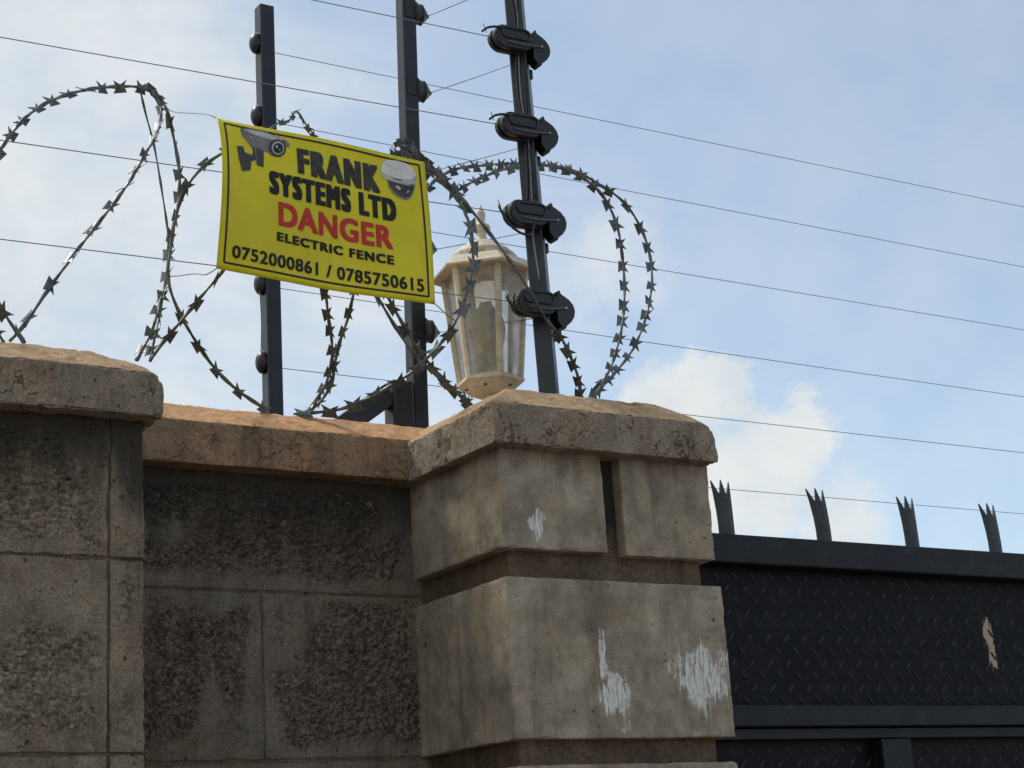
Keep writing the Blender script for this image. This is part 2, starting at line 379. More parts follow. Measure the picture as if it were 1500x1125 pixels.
def pane_mat():
    m, nt, b = new_mat('dirty_lantern_glass')
    nt.nodes.remove(b)
    g = N(nt, 'ShaderNodeNewGeometry'); p = g.outputs['Position']
    film = ramp(nt, tnoise(nt, vmath(nt, 'MULTIPLY', p, (1, 1, .6)), 17, 6, .6, .1), .44, .52)
    spk = ramp(nt, tnoise(nt, p, 420, 3, .6), .62, .70)
    tr = N(nt, 'ShaderNodeBsdfTransparent'); tr.inputs[0].default_value = (.93, .93, .91, 1)
    tl = N(nt, 'ShaderNodeBsdfTranslucent'); tl.inputs[0].default_value = (.93, .92, .89, 1)
    df = N(nt, 'ShaderNodeBsdfDiffuse'); df.inputs[0].default_value = (.72, .70, .65, 1)
    gl = N(nt, 'ShaderNodeBsdfGlossy'); gl.inputs['Roughness'].default_value = .12
    m1 = N(nt, 'ShaderNodeMixShader'); m1.inputs[0].default_value = .2; L(nt, tl.outputs[0], m1.inputs[1]); L(nt, df.outputs[0], m1.inputs[2])
    m2 = N(nt, 'ShaderNodeMixShader'); L(nt, math_n(nt, 'MULTIPLY_ADD', film, .40, .08), m2.inputs[0]); L(nt, tr.outputs[0], m2.inputs[1]); L(nt, m1.outputs[0], m2.inputs[2])
    dk = N(nt, 'ShaderNodeBsdfDiffuse'); dk.inputs[0].default_value = (.12, .09, .06, 1)
    m3 = N(nt, 'ShaderNodeMixShader'); L(nt, math_n(nt, 'MULTIPLY', spk, .6), m3.inputs[0]); L(nt, m2.outputs[0], m3.inputs[1]); L(nt, dk.outputs[0], m3.inputs[2])
    fr = N(nt, 'ShaderNodeFresnel'); fr.inputs[0].default_value = 1.45
    m4 = N(nt, 'ShaderNodeMixShader'); L(nt, math_n(nt, 'MULTIPLY', fr.outputs[0], .8), m4.inputs[0]); L(nt, m3.outputs[0], m4.inputs[1]); L(nt, gl.outputs[0], m4.inputs[2])
    L(nt, m4.outputs[0], nt.nodes['Material Output'].inputs[0]); return m
M['pane'] = pane_mat()

def ground_mat():
    m, nt, b = new_mat('laterite_earth')
    g = N(nt, 'ShaderNodeNewGeometry'); p = g.outputs['Position']
    f = math_n(nt, 'ADD', math_n(nt, 'MULTIPLY', tnoise(nt, p, .6, 6), .5), math_n(nt, 'MULTIPLY', tnoise(nt, p, 14, 6, .65), .5))
    L(nt, mixc(nt, ramp(nt, f, .3, .7), (.15, .115, .085), (.28, .215, .16)), b.inputs['Base Color'])
    b.inputs['Roughness'].default_value = .95
    bp = N(nt, 'ShaderNodeBump'); bp.inputs['Distance'].default_value = .03; L(nt, f, bp.inputs['Height']); L(nt, bp.outputs[0], b.inputs['Normal'])
    return m
M['ground'] = ground_mat()

# ------------------------------------------------------------------ ground
g = make('ground', [(-600, -600, 0), (600, -600, 0), (600, 600, 0), (-600, 600, 0)], [(0, 1, 2, 3)], M['ground'])
g['kind'] = 'structure'

# ------------------------------------------------------------------ masonry
def rough_block(name, x0, x1, y0, y1, z0, z1, mat, parent, h=.0045, hy=None, rad=.006, amp=.0016, pebble=0.0, chip=.006, seed=0, rock=0.0,
                top=None, endround=0.0, sides='FLRTB'):
    """a block with worn, uneven faces; top(x, y, z) may raise the upper face"""
    hy = hy or h
    nx = max(1, round((x1 - x0) / h)); ny = max(1, round((y1 - y0) / hy)); nz = max(1, round((z1 - z0) / h))
    idx = {}; verts = []; faces = []; rocky = []
    so = Vector((seed * 3.71, seed * 1.93, seed * 5.11))
    cache = {}
    def vert(i, j, k):
        key = (i, j, k)
        if key in idx: return idx[key]
        p = Vector((x0 + (x1 - x0) * i / nx, y0 + (y1 - y0) * j / ny, z0 + (z1 - z0) * k / nz))
        q = p + so
        nb = noise.noise(q * 22)
        r = rad * (1.0 + .7 * nb)
        r = max(.0015, r)
        cl = Vector((min(max(p.x, x0 + r), x1 - r), min(max(p.y, y0 + r), y1 - r), min(max(p.z, z0 + r), z1 - r)))
        d = p - cl
        if d.length > 1e-9: nrm = d.normalized(); p = cl + nrm * r
        else: nrm = Vector((0, -1, 0))
        if endround:
            ex, ez = p.x - (x1 - endround), p.z - (z1 - endround)
            if ex > 0 and ez > 0:
                f_ = max(ex, ez) / math.hypot(ex, ez); p.x = x1 - endround + ex * f_; p.z = z1 - endround + ez * f_
        cnt = sum(1 for c in d if abs(c) > r * .5)
        disp = amp * (noise.noise(q * 9) * 1.2 + noise.noise(q * 31) * .7 + noise.noise(q * 95) * .45)
        if cnt >= 2:
            disp -= chip * max(0.0, noise.noise(q * 34) + .25 * noise.noise(q * 90) - .12)
        if rock:
            disp -= rock * max(0.0, noise.noise(q * 58) + .6 * noise.noise(q * 120) - .08) * sstep(-.25, .25, noise.noise(q * 9))
        mk = 0.0
        if pebble:
            e = min(p.x - x0, x1 - p.x, p.z - z0, z1 - p.z) + .018 * noise.noise(q * 18)
            mk = sstep(.004, .046, e + .02 * noise.noise(q * 11)) * sstep(-.5, .2, noise.noise(q * 6.5) + .7 * noise.noise(q * 15) + .12)
            if mk > .01:
                dv = noise.voronoi(q * 135)[0]
                disp += pebble * mk * (.55 - dv[0] * 1.5 + .7 * noise.noise(q * 55)) 
            disp += .0035 * sstep(.004, .05, e)
        p = p + nrm * disp
        if top and k == nz: p = Vector((p.x, p.y, p.z + top(p.x, p.y)))
        elif top and k > nz * .8:
            pass
        idx[key] = len(verts); verts.append(p); rocky.append(mk); return idx[key]
    def quad(a, b, c, d): faces.append((vert(*a), vert(*b), vert(*c), vert(*d)))
    for i in range(nx):
        for k in range(nz):
            if 'F' in sides: quad((i, 0, k), (i + 1, 0, k), (i + 1, 0, k + 1), (i, 0, k + 1))
            if 'K' in sides: quad((i + 1, ny, k), (i, ny, k), (i, ny, k + 1), (i + 1, ny, k + 1))
        for j in range(ny):
            if 'T' in sides: quad((i, j, nz), (i + 1, j, nz), (i + 1, j + 1, nz), (i, j + 1, nz))
            if 'B' in sides: quad((i, j + 1, 0), (i + 1, j + 1, 0), (i + 1, j, 0), (i, j, 0))
    for j in range(ny):
        for k in range(nz):
            if 'L' in sides: quad((0, j + 1, k), (0, j, k), (0, j, k + 1), (0, j + 1, k + 1))
            if 'R' in sides: quad((nx, j, k), (nx, j + 1, k), (nx, j + 1, k + 1), (nx, j, k + 1))
    o = make(name, verts, faces, mat, parent, True)
    o.data.set_sharp_from_angle(angle=R(36))
    at_ = o.data.attributes.new('rocky', 'FLOAT', 'POINT'); at_.data.foreach_set('value', rocky)
    return o

def slope_top(x0, x1, y0, y1, rise=.054, run=.08, sides='FLRK'):
    def f(x, y):
        ds = []
        if 'F' in sides: ds.append(y - y0)
        if 'K' in sides: ds.append(y1 - y)
        if 'L' in sides: ds.append(x - x0)
        if 'R' in sides: ds.append(x1 - x)
        d = max(0.0, min(ds))
        return rise * min(1.0, d / run) + .003 * noise.noise(Vector((x * 14, y * 14, 3.3))) * sstep(0, .02, d)
    return f

ZB = 2.376                                             # underside of every coping
# --- gate pillar
pil = thing('gate_pillar', (1.885, 2.85, 0), 'tan rendered block pillar with white paint smears beside the dark metal gate', 'pillar')
PX0, PX1, PY0, PY1 = 1.640, 2.130, 2.600, 3.110
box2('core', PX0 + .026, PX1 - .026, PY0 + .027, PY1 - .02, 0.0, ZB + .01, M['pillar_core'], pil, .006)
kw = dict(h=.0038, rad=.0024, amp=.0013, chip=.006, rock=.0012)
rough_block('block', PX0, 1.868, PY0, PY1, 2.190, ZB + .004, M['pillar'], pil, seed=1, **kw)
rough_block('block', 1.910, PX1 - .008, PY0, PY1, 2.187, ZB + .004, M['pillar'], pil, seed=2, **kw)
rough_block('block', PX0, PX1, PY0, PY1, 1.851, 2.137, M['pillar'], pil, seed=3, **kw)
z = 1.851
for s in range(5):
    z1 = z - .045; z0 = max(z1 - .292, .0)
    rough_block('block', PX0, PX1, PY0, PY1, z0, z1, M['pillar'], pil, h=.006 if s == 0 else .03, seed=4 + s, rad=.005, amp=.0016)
    z = z0
c0, c1_, d0, d1 = 1.611, 2.118, 2.560, 3.15
rough_block('cap', c0, c1_, d0, d1, ZB - .003, 2.449, M['cap'], pil, h=.0036, rad=.0018, amp=.0020, chip=.008, seed=11, rock=.0075,
            top=slope_top(c0, c1_, d0, d1, .054, .08), endround=.034, sides='FLRTBK')

# --- recessed wall between the pillars
wb = thing('boundary_wall', (1.31, 3.05, 0), 'dark stained block wall with orange dusty coping, recessed between the two projecting sections', 'wall')
BX0, BX1, BY = .975, 1.660, 2.935
box2('core', BX0 - .05, BX1 + .1, BY + .003, 3.20, 0.0, ZB + .01, M['mortar'], wb, .002)
kb = dict(rad=.003, amp=.0022, pebble=.0072, chip=.005, sides='FLRTB', hy=.03)
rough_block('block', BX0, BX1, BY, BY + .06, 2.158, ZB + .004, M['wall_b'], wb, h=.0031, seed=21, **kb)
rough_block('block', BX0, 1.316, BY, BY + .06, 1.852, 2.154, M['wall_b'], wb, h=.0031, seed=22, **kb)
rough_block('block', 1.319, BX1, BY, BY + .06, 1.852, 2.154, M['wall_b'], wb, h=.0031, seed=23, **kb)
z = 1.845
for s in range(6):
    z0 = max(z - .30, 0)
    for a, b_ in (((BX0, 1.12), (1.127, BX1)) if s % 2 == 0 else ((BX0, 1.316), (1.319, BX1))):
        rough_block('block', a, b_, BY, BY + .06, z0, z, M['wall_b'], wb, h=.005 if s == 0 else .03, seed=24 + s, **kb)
    z = z0 - .004
e0, e1, f0, f1 = .94, 1.80, 2.888, 3.24
rough_block('coping', e0, e1, f0, f1, ZB + .001, 2.457, M['cap_b'], wb, h=.0036, rad=.0018, amp=.0018, chip=.006, seed=31, rock=.0035,
            top=slope_top(e0, e1, f0, f1, .054, .085, 'FK'), sides='FTBK')

# --- projecting section at the left
wa = thing('boundary_wall', (.2, 2.85, 0), 'brown rock-faced block wall section with thick rounded coping and narrow end blocks', 'wall')
AX1, AY = .984, 2.645
box2('core', -1.3, AX1 - .006, AY + .004, 3.15, 0.0, ZB + .004, M['mortar'], wa, .002)
ka = dict(rad=.003, amp=.0024, pebble=.0082, chip=.007, hy=.03)
zs = [(2.147, ZB), (1.841, 2.143), (1.535, 1.837), (1.228, 1.528), (.921, 1.221), (.614, .914), (.307, .607), (0, .30)]
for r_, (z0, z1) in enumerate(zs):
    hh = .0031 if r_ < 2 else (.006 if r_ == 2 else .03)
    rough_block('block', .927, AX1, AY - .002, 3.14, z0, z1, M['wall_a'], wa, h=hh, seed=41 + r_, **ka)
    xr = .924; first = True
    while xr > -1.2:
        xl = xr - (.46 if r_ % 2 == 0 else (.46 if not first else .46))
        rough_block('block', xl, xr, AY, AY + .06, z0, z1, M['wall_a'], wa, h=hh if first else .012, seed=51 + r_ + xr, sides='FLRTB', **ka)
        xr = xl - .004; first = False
g0, g1, h0, h1 = -1.3, 1.004, 2.603, 3.19
rough_block('coping', g0, .2, h0, h1, ZB - .002, 2.452, M['cap'], wa, h=.02, rad=.005, amp=.002, seed=33, top=slope_top(g0, 9, h0, h1), sides='FLTBK')
rough_block('coping', .2, g1, h0, h1, ZB - .002, 2.449, M['cap'], wa, h=.0036, rad=.003, amp=.0026, chip=.010, seed=34, rock=.0085,
            top=slope_top(-9, g1, h0, h1, .054, .09, 'FRK'), endround=.030, sides='FRTBK')

# ------------------------------------------------------------------ gate
gate = thing('metal_gate', (3.5, 2.86, 0), 'dark navy tread-plate metal gate with a row of pronged spikes on top', 'gate')
GX0, GX1, GY = 2.165, 5.0, 2.85
box2('top_rail', GX0, GX1, GY - .028, GY + .0165, 2.234, 2.297, M['gate'], gate, .004)
box2('mid_rail', GX0, GX1, GY - .022, GY + .0165, 1.893, 1.938, M['gate'], gate, .003)
box2('mid_rail_flange', GX0, GX1, GY - .008, GY + .0165, 1.868, 1.891, M['gate'], gate, .002)
box2('bottom_rail', GX0, GX1, GY - .026, GY + .0165, .06, .14, M['gate'], gate, .003)
for xm in (GX0 + .03, 2.767, 3.60, 4.43, GX1 - .03):
    box2('stile', xm - .044 if xm != GX0 + .03 else GX0, xm + .044, GY - .018, GY + .0165, .142, 1.866, M['gate'], gate, .003)
plate_u = box2('plate_panel', GX0, GX1, GY + .018, GY + .024, 1.915, 2.262, M['plate'], gate, 0)
plate_l = box2('plate_panel', GX0, GX1, GY + .0185, GY + .0235, .10, 1.905, M['plate'], gate, 0)
# tread bars: one shared lens-shaped mesh
def tread_mesh():
    n = 8; Lh = .0130; vv = []; ff = []
    for i in range(n + 1):
        t = -1 + 2 * i / n; w = .0034 * math.sqrt(max(0, 1 - t * t)) + .0002; hgt = .0030 * math.sqrt(max(0, 1 - t ** 4)) + .0001
        vv += [(t * Lh, 0, -w), (t * Lh, -hgt, 0), (t * Lh, 0, w)]
    for i in range(n):
        a = i * 3; ff += [(a, a + 3, a + 4, a + 1), (a + 1, a + 4, a + 5, a + 2)]
    me = bpy.data.meshes.new('tread_bar'); me.from_pydata(vv, [], ff); me.materials.append(M['tread']); me.update()
    me.polygons.foreach_set('use_smooth', [True] * len(me.polygons)); return me
tm = tread_mesh()
DX, DZ = .0505, .0265
def treads(zlo, zhi, xlo, xhi):
    out = []; r_ = 0; zz = zhi - .016
    while zz > zlo + .010:
        xx = xlo + .02 + (DX / 2 if r_ % 2 else 0)
        while xx < xhi - .016:
            out.append((xx, zz, 52 if r_ % 2 == 0 else -52)); xx += DX
        zz -= DZ; r_ += 1
    return out
rest = []
for (xx, zz, a) in treads(1.94, 2.232, GX0, 3.36):
    o = bpy.data.objects.new('tread_bar', tm)
    link(o, plate_u, Matrix.Translation((xx, GY + .0179, zz)) @ Matrix.Rotation(R(a), 4, 'Y'))
def stuff_treads(lst, yy, parent):
    vv, ff = [], []
    for (xx, zz, a) in lst:
        m4 = Matrix.Translation((xx, yy, zz)) @ Matrix.Rotation(R(a), 4, 'Y'); b0 = len(vv)
        vv += [m4 @ v.co for v in tm.vertices]; ff += [[b0 + i for i in p.vertices] for p in tm.polygons]
    o = make('tread_bars', vv, ff, M['tread'], parent, True); o['kind'] = 'stuff'
stuff_treads(treads(1.94, 2.232, 3.36, GX1), GY + .0179, plate_u)
stuff_treads(treads(.15, 1.862, GX0, GX1), GY + .0184, plate_l)
# spikes: flat bar, bent back, three prongs
def spike(x, dy, lean):
    def f(u, v, w):
        t = v / .12
        return Vector((x + u - lean * t * t, GY + dy + w - .005 * math.cos(u / .0245 * 1.3) + .004 * t * t, 2.2965 + v))
    rows = [(-.004, .0205), (.030, .0205), (.058, .0212), (.094, .0230)]
    us = (-1, -.46, -.36, .36, .46, 1)
    vv, ff = [], []
    for w in (0, .004):
        for (v, hw) in rows: vv += [f(u * hw, v, w) for u in us]
        vv += [f(-.0245, .123, w), f(0, .125, w), f(.0245, .123, w)]
    K = len(vv) // 2; nr = len(rows); tp = (nr - 1) * 6
    for j in range(nr - 1):
        for i in range(5): a = j * 6 + i; ff += [(a, a + 1, a + 7, a + 6), (K + a + 6, K + a + 7, K + a + 1, K + a)]
    pr = [(tp, tp + 1, nr * 6), (tp + 2, tp + 3, nr * 6 + 1), (tp + 4, tp + 5, nr * 6 + 2)]
    ff += pr + [tuple(K + i for i in t_[::-1]) for t_ in pr]
    edge = [j * 6 for j in range(nr)] + [nr * 6, tp + 1, tp + 2, nr * 6 + 1, tp + 3, tp + 4, nr * 6 + 2] + [j * 6 + 5 for j in range(nr - 1, -1, -1)]
    for a, b_ in zip(edge, edge[1:] + edge[:1]): ff.append((a, b_, K + b_, K + a))
    return make('spike', vv, ff, M['spike'], gate)
for i, x in enumerate((2.363, 2.640, 2.909, 3.182, 3.455, 3.728, 4.0, 4.275, 4.55, 4.82)):
    spike(x, 0.0, (.003, .010, .003, .007)[i % 4])

# ------------------------------------------------------------------ fence posts
def square_post(name, a, b_, w, rotz, mat, parent):
    """tube from foot point a to head point b_ (may lean a little)"""
    vv = []; rz = Matrix.Rotation(rotz, 3, 'Z'); bv = .0025; hw = w / 2
    ring = [(-hw + bv, -hw), (hw - bv, -hw), (hw, -hw + bv), (hw, hw - bv), (hw - bv, hw), (-hw + bv, hw), (-hw, hw - bv), (-hw, -hw + bv)]
    for q in (a, b_):
        for (u, v) in ring: vv.append(Vector(q) + rz @ Vector((u, v, 0)))
    ff = [(i, (i + 1) % 8, 8 + (i + 1) % 8, 8 + i) for i in range(8)] + [list(range(8))[::-1], [8 + i for i in range(8)]]
    return make(name, vv, ff, mat, parent)
def lerp_post(a, b_, z): return a.lerp(b_, (z - a.z) / (b_.z - a.z))

P3Y, P2Y, P1Y = 2.78, 3.15, 3.60
p3a = at(803, 560, P3Y); p3t = at(753, 0, P3Y)
p3f = lerp_post(p3a, p3t, 2.497); p3h = lerp_post(p3a, p3t, 3.72)
post3 = thing('fence_post', p3f, 'black square corner post on the gate pillar carrying long strain insulators on both sides', 'fence post')
W3 = .036
square_post('post', p3f, p3h, W3, R(45), M['post'], post3)
box('foot_plate', (p3f.x, p3f.y, p3f.z + .006), (.09, .09, .012), M['post'], post3, Matrix.Rotation(R(45), 3, 'Z'))
p2a = at(612, 600, P2Y); p2t = at(594, 0, P2Y)
p2f = lerp_post(p2a, p2t, 2.500); p2h = lerp_post(p2a, p2t, 3.85)
post2 = thing('fence_post', p2f, 'black square post with diagonal stay at its foot, standing on the recessed wall coping', 'fence post')
square_post('post', p2f, p2h, .0355, 0, M['post'], post2)
p1a = at(400, 595, P1Y); p1t = at(387, 12, P1Y)
p1f = lerp_post(p1a, p1t, 0.0); p1h = p1t.copy()
post1 = thing('fence_post', p1f, 'slim black square post with half-round insulators, standing behind the recessed wall', 'fence post')
square_post('post', p1f, p1h, .038, 0, M['post'], post1)

# post 2: short side box and stay
bx_ = at(588, 585, P2Y)
box2('side_box', p2f.x - .068, p2f.x - .0175, P2Y - .022, P2Y + .024, 2.500, at(580, 560, P2Y).z, M['post'], post2, .004)
s_a, s_b = Vector((at(470, 616, P2Y).x, P2Y + .0, 2.515)), Vector((p2f.x - .070, P2Y, at(575, 571, P2Y).z - .012))
dv = (s_b - s_a); ln = dv.length
box('stay', (s_a + s_b) / 2, (ln, .034, .046), M['post'], post2, Matrix.Rotation(-math.atan2(dv.z, dv.x), 3, 'Y'))
box('collar', (p2f.x, P2Y, 2.530), (.046, .046, .055), M['post'], post2)

NUB = [(0, .034), (.006, .031), (.012, .027), (.020, .0250), (.0215, .0268), (.024, .0268), (.0255, .0235), (.034, .015), (.041, .006), (.044, .004)]
Z_INS = [at(735, 437, P3Y - .02).z + .002]                  # lowest strain insulator
Z_INS = [at(px, py, P3Y - .02).z for px, py in ((735, 441), (735, 312), (725, 183), (715, 55))]
Z_INS.append(Z_INS[-1] + .195)
# --- strain insulators on post 3
def stadium(L_, H_, n=10):
    r = H_ / 2; a = L_ / 2 - r; out = []
    for i in range(n + 1):
        t = -math.pi / 2 + math.pi * i / n; out.append((a + r * math.cos(t), r * math.sin(t)))
    for i in range(n + 1):
        t = math.pi / 2 + math.pi * i / n; out.append((-a + r * math.cos(t), r * math.sin(t)))
    return out
def loft(name, rings, mat, parent, smooth=False):
    n = len(rings[0]); vv = [p for r in rings for p in r]; ff = []
    for i in range(len(rings) - 1):
        for k in range(n): ff.append((i * n + k, i * n + (k + 1) % n, (i + 1) * n + (k + 1) % n, (i + 1) * n + k))
    ff.append(list(range(n))[::-1]); ff.append([(len(rings) - 1) * n + k for k in range(n)])
    return make(name, vv, ff, mat, parent, smooth)
post3_nubs = []
for i, zi in enumerate(Z_INS):
    pc = lerp_post(p3a, p3t, zi)
    c = pc + Vector((-.036, -.030, .002))
    tilt = Matrix.Rotation(R(-2), 3, 'Y')
    def T(u, w, v): return c + tilt @ Vector((u, w, v))
    rings = []
    for (w, s, dz) in ((.022, .90, 0), (.019, 1, 0), (.010, 1, 0), (.008, .80, 0), (.002, .80, 0), (0, 1.0, 0), (-.010, 1.0, 0), (-.013, .93, 0)):
        rings.append([T(u * (1 - (1 - s) * .5), w, v * s) for u, v in stadium(.096, .052)])
    body = loft('strain_insulator', rings[::-1], M['plastic'], post3)
    # raised loop on its face
    lp = [T(u + .004, -.0135, v + .008) for u, v in stadium(.070, .022, 8)]
    vv, ff = tube_data(lp + [lp[0], lp[1]], .0030, 6); make('face_rib', vv, ff, M['plastic'], body, True)
    lp = [T(u, -.0135, v - .006) for u, v in stadium(.086, .040, 8)][12:]
    vv, ff = tube_data(lp, .0026, 6); make('face_rib', vv, ff, M['plastic'], body, True)
    # link bar across the post to the wedge-shaped insulator on the other side
    wedge = [(-.004, -.022), (.004, -.033), (.011, -.036), (.014, -.030), (.023, -.022), (.030, -.011), (.0325, .001), (.030, .012), (.022, .022), (.012, .028), (.006, .031), (.003, .039), (-.001, .030), (-.004, .020)]
    cw = pc + Vector((.020, -.020, -.006))
    wd = prism('end_insulator', wedge, lambda u, v, w: cw + Vector((u * 1.18, w - .014, v * 1.08)), .026, M['plastic'], post3)
    lathe('bolt', [(0, .0028), (.004, .0028), (.005, .0018)], 8, cw + Vector((.016, -.015, .002)), M['steel'], wd, 'Z') 
    box('clamp_band', pc + Vector((.010, -.030, -.003)), (.052, .004, .012), M['plastic'], post3)
    box('back_clip', pc + Vector((.026, .004, -.052)), (.010, .014, .022), M['plastic'], post3)
    tube('link_wire', [c + Vector((-.020, -.0155, -.014)), c + Vector((.03, -.017, -.014)), cw + Vector((.012, -.017, .004)), cw + Vector((.016, -.016, .003))], .0011, M['wire'], post3)
    post3_nubs.append(cw + Vector((.030, .004, .002)))
    # black jumper loop at the wire end
    e = c + Vector((-.043, -.006, 0))
    if i in (0, 1):
        lo_ = -.055 if i == 1 else -.036
        tube('jumper_cable', [e + Vector((-.030, -.004, .006)), e + Vector((-.026, -.008, -.012)), e + Vector((-.004, -.012, lo_ * .8)), e + Vector((.026, -.014, lo_)), e + Vector((.042, -.012, lo_ * .8)), e + Vector((.048, -.010, lo_ * .45))], .0030, M['cable'], post3)
    else:
        tube('jumper_cable', [e + Vector((-.034, -.002, -.002)), e + Vector((-.022, -.005, .008)), e + Vector((-.004, -.008, .013)), e + Vector((.012, -.008, .014))], .0026, M['cable'], post3)
    tube('wire_tail', [e + Vector((-.022, 0, -.001)), e + Vector((-.027, -.003, .006)), e + Vector((-.031, -.004, .016))], .0009, M['wire'], post3)
    tube('wire_tail', [e + Vector((-.012, 0, -.001)), e + Vector((-.016, -.003, -.007)), e + Vector((-.015, -.004, -.012))], .0009, M['wire'], post3)
# cables running down its face
fn = Vector((-.707, -.707, 0)); fu = Vector((.707, -.707, 0))
for k, off in enumerate((-.002, .004, .009)):
    zt, zb = (3.70, 2.96, ), (3.66, 2.78)
    za, zb_ = ((3.70, 2.95), (3.70, 2.78), (3.60, 2.96))[k]
    pts = []
    n = 9
    for q in range(n + 1):
        zz = za + (zb_ - za) * q / n; pc = lerp_post(p3a, p3t, zz)
        pts.append(pc + fn * (W3 / 2 + .003) + fu * (off + .004 * math.sin(q * 1.9 + k * 2)))
    tube('cable', pts, .0021, M['cable'] if k != 1 else M['wire'], post3)

# --- nubs on post 2 (street side) and post 1
post2_nubs = []
for (px, py) in ((614, 22), (619, 135), (624, 250), (628, 365), (630, 487)):
    zz = at(px - 10, py - 2, P2Y).z; pc = lerp_post(p2a, p2t, zz)
    c = pc + Vector((.015, -.002, 0))
    lathe('insulator', NUB, 16, c, M['plastic'], post2, 'X', 0, True, (.7, 1.0))
    post2_nubs.append(c + Vector((.043, 0, 0)))
    box('insulator_band', pc + Vector((.002, -.0180, 0)), (.030, .003, .045), M['plastic'], post2)
post1_ins = []
for (px, py) in ((387, 66), (390, 172), (393, 296), (396, 418), (399, 533)):
    zz = at(px, py, P1Y).z + .002; pc = lerp_post(p1a, p1t, zz)
    c = pc + Vector((-.018, .004, 0))
    lathe('insulator', [(0, .025), (.008, .025), (.013, .022), (.017, .017), (.020, .010), (.021, .004)], 16, c, M['plastic'], post1, '-X', 0, True, (1.1, .8))
    post1_ins.append(pc)
for a, b_ in zip(post1_ins[3:4], post1_ins[4:5]):
    tube('insulator_link', [a + Vector((-.030, -.004, -.02)), (a + b_) / 2 + Vector((-.030, -.01, 0)), b_ + Vector((-.030, -.004, .02))], .0009, M['wire'], post1)

# ------------------------------------------------------------------ fence wires
ORD = ['lowest', 'second lowest', 'third lowest', 'fourth lowest', 'topmost']
def sag(a, b_, s=.004, n=10):
    return [a.lerp(b_, i / n) + Vector((0, 0, -s * 4 * (i / n) * (1 - i / n))) for i in range(n + 1)]
WR = .00095
for i, zi in enumerate(Z_INS):
    pc = lerp_post(p3a, p3t, zi); e = pc + Vector((-.072, -.030, 0))
    pxl, pyl = [(0, 348), (0, 203), (0, 52), (0, -98), (0, -250)][i]
    q = at(pxl, pyl, e.y); far = e + (q - e) * 1.9
    t = tube('fence_wire', sag(e + Vector((.004, .004, 0)), far, .002), WR, M['wire'], None, 6, .05)
    tag(t, 'thin fence wire tied to the %s strain insulator of the pillar post' % ORD[i], 'fence wire', 'front fence wires')
    # twisted end wrap
    pts = [e + (far - e).normalized() * (.004 + .0016 * k) + Vector((0, .0024 * math.cos(k * 1.3), .0024 * math.sin(k * 1.3))) for k in range(18)]
for i, pc in enumerate(reversed(post1_ins)):
    pass
rear_end = [((415, 540), (1500, 662)), ((420, 424), (1500, 580)), ((806, 370), (1500, 482)), ((795, 265), (1500, 390)), ((402, 78), (1500, 302))]
for i, (a, b_) in enumerate(rear_end):
    pi_ = post1_ins[4 - i]; A = pi_ + Vector((-.012, .018, 0)); B = at(*b_, P1Y + .02)
    A.z = at(*a, P1Y + .02).z if i in (0, 1, 4) else at(*b_, P1Y + .02).z
    far = A + (B - A) * 1.7
    t = tube('fence_wire', sag(A, far, .003), WR, M['wire'], None, 6, .06)
    tag(t, 'thin fence wire from the %s insulator of the slim rear post' % ORD[i], 'fence wire', 'rear fence wires')
A = at(1080, 717, P1Y + .02); B = at(1500, 752, P1Y + .02); A = A - (B - A) * .8; far = A + (B - A) * 1.8
t = tube('fence_wire', sag(A, far, .002), WR * .9, M['wire'], None, 6, .06)
tag(t, 'thin fence wire behind the gate spikes, below all the insulator wires', 'fence wire', 'rear fence wires')
for i in range(5):
    a = post2_nubs[4 - i]; b_ = post3_nubs[i]
    t = tube('fence_wire', sag(a - Vector((.004, 0, 0)), b_, .0015), WR, M['wire'], None, 6, .03)
    tag(t, 'short taut wire from the %s cone insulator of the stayed post' % ORD[i], 'fence wire', 'short link wires')

# ------------------------------------------------------------------ lantern
LY = 2.955
lb = at(717, 572, LY); lt = at(707, 300, LY)
LX = (lb.x + lt.x) / 2 - .002
lan = thing('lantern', (LX, LY, 2.500), 'weathered cream six-sided lantern with pointed finial on the pillar top', 'lantern')
view = math.atan2(-LY, -LX)                                  # towards the street corner
HR = view + R(19)                                            # one mullion faces the street
zt = lt.z; zb = lb.z                                         # finial tip, underside of the body
S = (zt - zb)
def hz(f): return zb + S * f
r0, r1 = .066, .0915                                         # glass body radius at foot and head
z0b, z1b = hz(.075), hz(.635)
C0 = Vector((LX, LY, 0))
def hexpt(a, r, z): return Vector((LX + math.cos(a) * r, LY + math.sin(a) * r, z))
hexa = [HR + R(60 * k) for k in range(6)]
lathe('base_stem', [(2.499, .030), (2.510, .030), (2.516, .018), (zb - .014, .018), (zb - .010, .030)], 16, C0, M['cream'], lan)
lathe('base_bowl', [(hz(-.030), .034), (hz(-.022), .042), (hz(.022), r0 + .001), (hz(.030), r0 + .007), (hz(.046), r0 + .007), (hz(.048), r0 - .004)], 6, C0, M['cream'], lan, 'Z', HR, False)
for k in range(6):
    a = hexa[k] + R(30)
    q = hexpt(a, (r0 - .004) * math.cos(R(30)) , hz(.000))
    lathe('screw', [(0, .0035), (.003, .0030), (.0035, .001)], 8, q - Vector((0, 0, .002)), M['plastic'], lan)
for k in range(6):                                           # mullions
    a = hexa[k]; p, q = hexpt(a, r0, hz(.044)), hexpt(a, r1, z1b)
    rot = Matrix.Rotation(a, 3, 'Z')
    vv = []
    for c in (p, q):
        for (u, v) in ((-.006, -.0055), (.0032, -.0068), (.0055, 0), (.0032, .0068), (-.006, .0055)): vv.append(c + rot @ Vector((u, v, 0)))
    ff = [(i, (i + 1) % 5, 5 + (i + 1) % 5, 5 + i) for i in range(5)] + [[4, 3, 2, 1, 0], [5, 6, 7, 8, 9]]
    make('mullion', vv, ff, M['cream'], lan)
